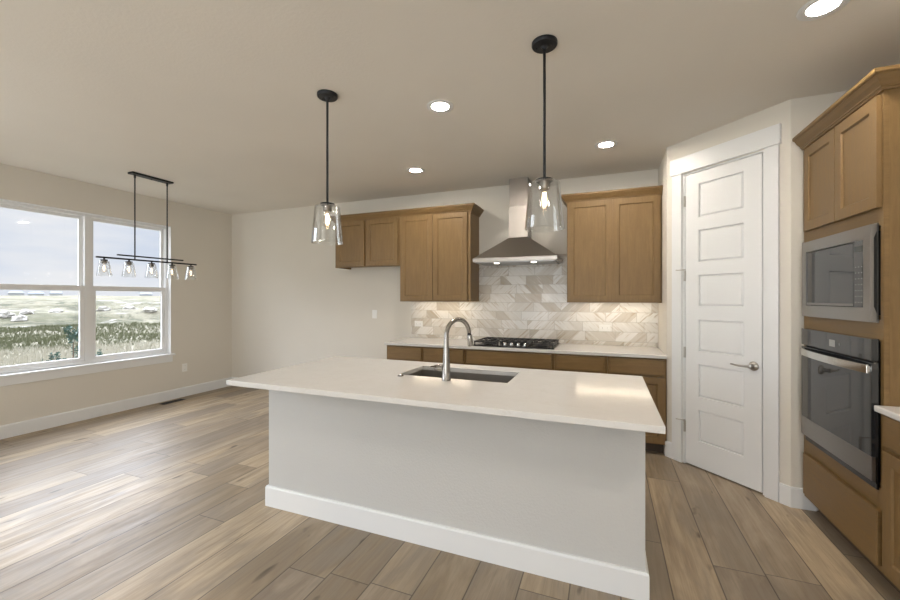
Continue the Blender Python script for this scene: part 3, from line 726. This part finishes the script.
# linear chandelier over the dining spot
cx, cy, bz = -4.69, 2.855, 1.812
r = thing('linear_chandelier', 'black linear chandelier with five small glass shades by the window', 'lamp', (cx, cy, H))
MB().box(cx-.045, cx+.045, cy-.212, cy+.212, H-.020, H-.0005).build('ceiling_canopy', 'black', r, bevel=.003)
MB().lathe((cx, cy, H-.0205), [(.007, 0), (.007, -.006), (.003, -.010)], 12).build('finial', 'black', r, smooth=True)
for yy in (2.688, 3.022):
    MB().cyl((cx, yy, bz+.009), (cx, yy, H-.0205), .0065, n=12).cyl((cx, yy, H-.055), (cx, yy, H-.0206), .010, n=12).build('rod', 'black', r, smooth=True)
MB().box(cx-.009, cx+.009, cy-.512, cy+.512, bz-.008, bz+.008).build('main_bar', 'black', r)
MB().box(cx+.008, cx+.022, cy-.340, cy+.340, bz+.030, bz+.044).box(cx+.0, cx+.008, 2.681, 2.695, bz+.030, bz+.044).box(cx+.0, cx+.008, 3.015, 3.029, bz+.030, bz+.044).build('upper_bar', 'black', r)
for k in range(5):
    yy = cy+(k-2)*.2225
    MB().lathe((cx, yy, bz-.0085), [(.008, 0), (.008, -.010), (.030, -.014), (.032, -.022), (.020, -.024)], 20).build('holder', 'black', r, smooth=True)
    MB().lathe((cx, yy, bz-.033), [(.021, 0), (.021, -.028), (.017, -.030)], 20).build('socket', 'bronze', r, smooth=True)
    zt, zb = bz-.034, 1.630; t = .0032
    n = 8; rings = []
    for rr, z in ((.034, zt), (.040, zt-.006), (.062, zb), (.0605, zb-.002), (.062-t, zb+.001), (.040-t, zt-.008), (.034, zt-.004)):
        ring_ = []
        for q in range(32):
            a = 2*PI*q/32; wv = (1+.05*math.cos(5*a)*(1 if rr > .05 else .3)); dz = .006*math.cos(5*a) if z < 1.64 else 0
            ring_.append(V3((cx+rr*wv*math.cos(a), yy+rr*wv*math.sin(a), z+dz)))
        rings.append(ring_)
    MB().rings(rings, closed=True).build('glass_shade', 'clear', r, smooth=True)
    MB().lathe((cx, yy, bz-.064), [(.010, 0), (.012, -.010), (.022, -.035), (.026, -.055), (.021, -.078), (.008, -.090), (.001, -.091)], 18).build('bulb', 'bulbglass', r, smooth=True)
    f = MB()
    for q in range(3):
        a = q*2*PI/3; f.tube([(cx+.004*math.cos(a), yy+.004*math.sin(a), bz-.078), (cx+.009*math.cos(a), yy+.009*math.sin(a), bz-.105), (cx+.004*math.cos(a), yy+.004*math.sin(a), bz-.135)], .0014, 6)
    f.build('filament', 'filament_dim', r)

# recessed ceiling lights; the last three are unseen, added to brighten the room
r0 = None
for x, y, lb in ((-1.079, 2.540, 'round recessed ceiling light between the two pendants'), (-1.859, 3.715, 'small far recessed ceiling light left of the hood chimney'),
                 (-.003, 3.705, 'recessed ceiling light above the cabinet right of the hood'), (.925, 2.315, 'large recessed ceiling light cut by the top edge, near oven cabinet'),
                 (.925, .45, 'unseen recessed light added above the right worktop, behind the camera'), (-1.079, .20, 'unseen recessed light added behind the camera, before the island'),
                 (.925, -1.6, 'unseen recessed light added farthest behind the camera')):
    if r0 is None:
        r0 = thing('recessed_light', lb, 'light', (x, y, H), 'recessed ceiling lights')
        MB().shell((x, y, H), [(.094, -.0005), (.094, -.004), (.088, -.007), (.060, -.004), (.058, -.0005)], 40).build('trim_ring', 'white', r0, smooth=True)
        MB().cyl((x, y, H-.0030), (x, y, H-.0006), .0575, n=40).build('lens', 'can', r0)
    else: dup(r0, (x, y, H), lb)

# ------------------------------------------------------------------ plates, outlets, vent
def plate(name, label, cat, fr, kind, wide=False, group='wall outlets'):
    r = thing(name, label, cat, fr.o, group)
    w_, h_ = (.115, .072) if wide else (.072, .115)
    MB().fbox(fr, -w_/2, w_/2, -h_/2, h_/2, .0006, .006).build('cover_plate', 'plastic', r, bevel=.0015)
    if kind == 'outlet':
        for s_ in (-1, 1):
            a, b_ = (s_*.024, 0) if wide else (0, s_*.024)
            o = MB().fbox(fr, a-.016, a+.016, b_-.014, b_+.014, .0061, .0085).build('socket_face', 'plastic', r, bevel=.001)
            d_ = MB()
            for q in (-1, 1):
                if wide: d_.fbox(fr, a-.004, a+.004, b_+q*.0065-.001, b_+q*.0065+.001, .0086, .0090)
                else: d_.fbox(fr, a+q*.0065-.001, a+q*.0065+.001, b_-.004, b_+.004, .0086, .0090)
            d_.build('slot', 'dark', o)
    else:
        MB().fbox(fr, -.016, .016, -.033, .033, .0061, .010).build('rocker', 'plastic', r, bevel=.002)
    return r
BK = lambda x, z, y=YB: Fr((x, y, z), (1, 0, 0), (0, 0, 1), (0, -1, 0))
plate('light_switch', 'white rocker switch on the blank wall left of the cabinets', 'switch', BK(-2.925, 1.185), 'switch', group='light switches')
plate('wall_outlet', 'white outlet on the beige wall below the window, near corner', 'outlet', Fr((XL, 3.848, .412), (0, 1, 0), (0, 0, 1), (1, 0, 0)), 'outlet')
plate('wall_outlet', 'sideways white outlet on the tiles under the left wall cabinet', 'outlet', BK(-2.255, 1.072, YB-.012), 'outlet', True)
plate('wall_outlet', 'sideways white outlet on the tiles under the right wall cabinet', 'outlet', BK(-.015, 1.078, YB-.012), 'outlet', True)
r = thing('floor_register', 'small dark metal floor vent by the left baseboard', 'vent', (-5.46, 3.585, 0))
b = MB(); x0, x1, y0, y1 = -5.512, -5.405, 3.44, 3.73
b.box(x0, x0+.012, y0, y1, .0005, .004).box(x1-.012, x1, y0, y1, .0005, .004).box(x0+.012, x1-.012, y0, y0+.012, .0005, .004).box(x0+.012, x1-.012, y1-.012, y1, .0005, .004)
b.build('frame', 'black', r)
b = MB()
for k in range(16): yy = y0+.018+k*.0165; b.box(x0+.0122, x1-.0122, yy, yy+.006, .0007, .003)
b.build('louvre', 'black', r)
MB().box(x0+.0122, x1-.0122, y0+.0122, y1-.0122, .0001, .0005).build('duct', 'dark', r)

# ------------------------------------------------------------------ outdoors
def gh(x, y):
    d = math.hypot(x+2, y-1)
    z = -1.5
    q = noise.fractal(V3((x*.02, y*.02, 3)), 1, 2, 4)
    if d > 12: z += .22*noise.fractal(V3((x*.12, y*.12, 1)), 1, 2, 4)*min(1, (d-12)/15)
    def sm(a, b_, t): t = max(0, min(1, (t-a)/(b_-a))); return t*t*(3-2*t)
    dd = d+14*q
    z += 1.15*sm(62, 70, dd)*(1+.3*noise.noise(V3((x*.1, y*.1, 9))))
    z += 1.2*sm(84, 98, dd+6*noise.noise(V3((x*.06, y*.06, 2))))
    z += .9*sm(105, 210, d)*(1+.5*q) + 1.5*sm(200, 520, d) 
    if d > 55: z += .30*noise.fractal(V3((x*.07, y*.07, 5)), 1, 2, 5)*min(1, (d-55)/10)*(1 if d < 150 else 1)
    return z
b = MB(); NR, NA = 150, 260; vs = []; fs = []
for i in range(NR):
    rr = 6*(900/6)**(i/(NR-1))
    for k in range(NA):
        a = 2*PI*k/NA; x, y = -2+rr*math.cos(a), 1+rr*math.sin(a); vs.append((x, y, gh(x, y)))
for i in range(NR-1):
    for k in range(NA): fs.append((i*NA+k, i*NA+(k+1) % NA, (i+1)*NA+(k+1) % NA, (i+1)*NA+k))
vs.append((-2, 1, -1.5)); c0 = len(vs)-1
for k in range(NA): fs.append((c0, (k+1) % NA, k))
b.add(vs, fs); o = b.build('ground', 'prairie', smooth=False, kind='structure')
for p in o.data.polygons: p.use_smooth = True
# polar direction of a pixel column, used to choose plausible spots in the field seen through the window
def spot(px, d):
    f = V3((-math.sin(YAW), math.cos(YAW), 0)); rr = V3((math.cos(YAW), math.sin(YAW), 0))
    v = (f+rr*((px-450)/F_PX)).normalized(); x, y = v.x*d, v.y*d; return x, y, gh(x, y)
# tufts of grass
for nm, mt, cnt, hgt, lb in (('tall_grass', 'grass', 9000, .30, 'pale straw grass covering the field outside the window'), ('low_weeds', 'grassgreen', 9000, .26, 'olive green weeds scattered through the dry field outside')):
    b = MB(); rnd = random.Random(5 if mt == 'grass' else 6)
    for _ in range(cnt):
        px = rnd.uniform(-220, 190); d = (9+rnd.random()**1.2*24) if mt == 'grass' else (32+rnd.random()*26)
        x, y, z = spot(px, d); hh = hgt*rnd.uniform(.5, 1.2); wv = .018+.02*rnd.random()
        for q in range(3):
            a = rnd.uniform(0, 2*PI); ux, uy = math.cos(a)*wv, math.sin(a)*wv; tx, ty = rnd.uniform(-.15, .15), rnd.uniform(-.15, .15)
            b.add([(x-ux, y-uy, z-.03), (x+ux, y+uy, z-.03), (x+tx, y+ty, z+hh), (x+uy*.5, y-ux*.5, z-.03)], [(0, 1, 2), (0, 3, 2), (1, 3, 2)])
    tag(b.build(nm, mt, bevel=-1), lb, 'grass', kind='stuff')
# pale boulders on the bank
rnd = random.Random(11)
bl = ['pale boulder on the eroded bank, %s' % s for s in ('far left of the left pane', 'left pane, beside the leftmost one', 'middle of left pane', 'right part of left pane', 'left part of right pane', 'middle of right pane', 'right part of right pane')]
for i, (px, d) in enumerate(((6, 68), (20, 66), (27, 70), (55, 72), (104, 70), (130, 74), (150, 68))):
    x, y, z = spot(px, d); b = bmesh.new(); bmesh.ops.create_icosphere(b, subdivisions=3, radius=1)
    sx, sy, sz = rnd.uniform(.45, .9), rnd.uniform(.45, .8), rnd.uniform(.30, .5)
    for v in b.verts:
        k = 1+.7*noise.noise(v.co*1.7+V3((i*5, 0, 0))); v.co = V3((v.co.x*sx*k, v.co.y*sy*k, v.co.z*sz*k))
    me = bpy.data.meshes.new('boulder'); b.to_mesh(me); b.free(); me.materials.append(M['rock'])
    o = bpy.data.objects.new('boulder', me); COL.objects.link(o); o.location = (x, y, z+.12); tag(o, bl[i], 'rock', 'boulders on the bank')
# sapling and shrubs near the house
def leafy(b, c, rad, n, size, rnd):
    for _ in range(n):
        v = V3((rnd.gauss(0, 1), rnd.gauss(0, 1), rnd.gauss(0, 1))).normalized()*rnd.random()**.4
        p = V3(c)+V3((v.x*rad[0], v.y*rad[1], v.z*rad[2])); u = V3((rnd.gauss(0, 1), rnd.gauss(0, 1), rnd.gauss(0, .6)+.6)).normalized()
        s_ = u.orthogonal().normalized(); s_.rotate(Matrix.Rotation(rnd.uniform(0, 6.28), 3, u)); L = size*rnd.uniform(.7, 1.3)
        b.add([p, p+u*L*.5+s_*L*.28, p+u*L, p+u*L*.5-s_*L*.28], [(0, 1, 2, 3)])
rnd = random.Random(3)
x, y, z = spot(73, 12.5); r = thing('sapling', 'young blue-green sapling with a leafy crown outside the window', 'tree', (x, y, z))
MB().tube([(x, y, z), (x+.02, y, z+.9), (x-.01, y+.01, z+1.9)], [.030, .020, .010], 8).build('stem', 'bark', r, smooth=True)
tv_ = V3((-y, x, 0)).normalized()
b = MB(); leafy(b, V3((x, y, z+2.00)), (.09, .09, .13), 110, .07, rnd); leafy(b, V3((x, y, z+2.16))+tv_*.08, (.07, .07, .09), 70, .07, rnd); leafy(b, V3((x, y, z+2.14))-tv_*.12, (.08, .08, .08), 70, .07, rnd)
b.build('foliage', 'leaf', r, bevel=-1)
for px, d, hh, lb in ((45, 12, 1.62, 'leftmost'), (55, 12.4, 1.72, 'second from the left'), (66, 11.8, 1.60, 'just left of the sapling stem'), (76.5, 13.3, 1.72, 'right of the sapling stem'), (97, 12, 1.68, 'seen at the left edge of the right pane')):
    x, y, z = spot(px, d); r = thing('shrub', 'low blue-green shrub outside the window, '+lb, 'shrub', (x, y, z), 'shrubs outside the window')
    MB().tube([(x, y, z), (x, y+.01, z+hh-.3)], [.03, .012], 8).build('stem', 'bark', r, smooth=True)
    b = MB()
    for q in (-.5, .5):
        leafy(b, (x, y+q*.10, z+hh-.14+rnd.uniform(-.05, .05)), (.030, .030, .14), 45, .06, rnd)
    leafy(b, (x, y, z+hh-.42), (.07, .08, .20), 90, .08, rnd)
    b.build('foliage', 'leaf', r, bevel=-1)
# houses on the horizon
hl = ('leftmost in the left pane', 'middle one in the left pane', 'nearest the middle mullion', 'seen in the right pane')
for i, (px, d, ww) in enumerate(((16, 600, 11), (36, 620, 12), (56, 610, 10), (146, 640, 13))):
    x, y, z = spot(px, d); dirv = V3((x, y, 0)).normalized(); tv_ = V3((-dirv.y, dirv.x, 0))
    r = thing('house', 'distant pale house with grey roof on the horizon, '+hl[i], 'house', (x, y, z-.3), 'distant houses')
    fr = Fr((x, y, z-.3), tv_, (0, 0, 1), -dirv); W = ww/2; hh = 3.4
    MB().fbox(fr, -W, W, 0, hh, -5, 5).build('wall', 'siding', r)
    P = fr.p; b = MB().add([P(-W-.5, hh, 5.5), P(W+.5, hh, 5.5), P(W+.5, hh, -5.5), P(-W-.5, hh, -5.5), P(-W*.7, hh+2.2, 0), P(W*.7, hh+2.2, 0)], [(0, 1, 5, 4), (2, 3, 4, 5), (1, 2, 5), (3, 0, 4), (0, 3, 2, 1)])
    b.build('roof', 'roofing', r)
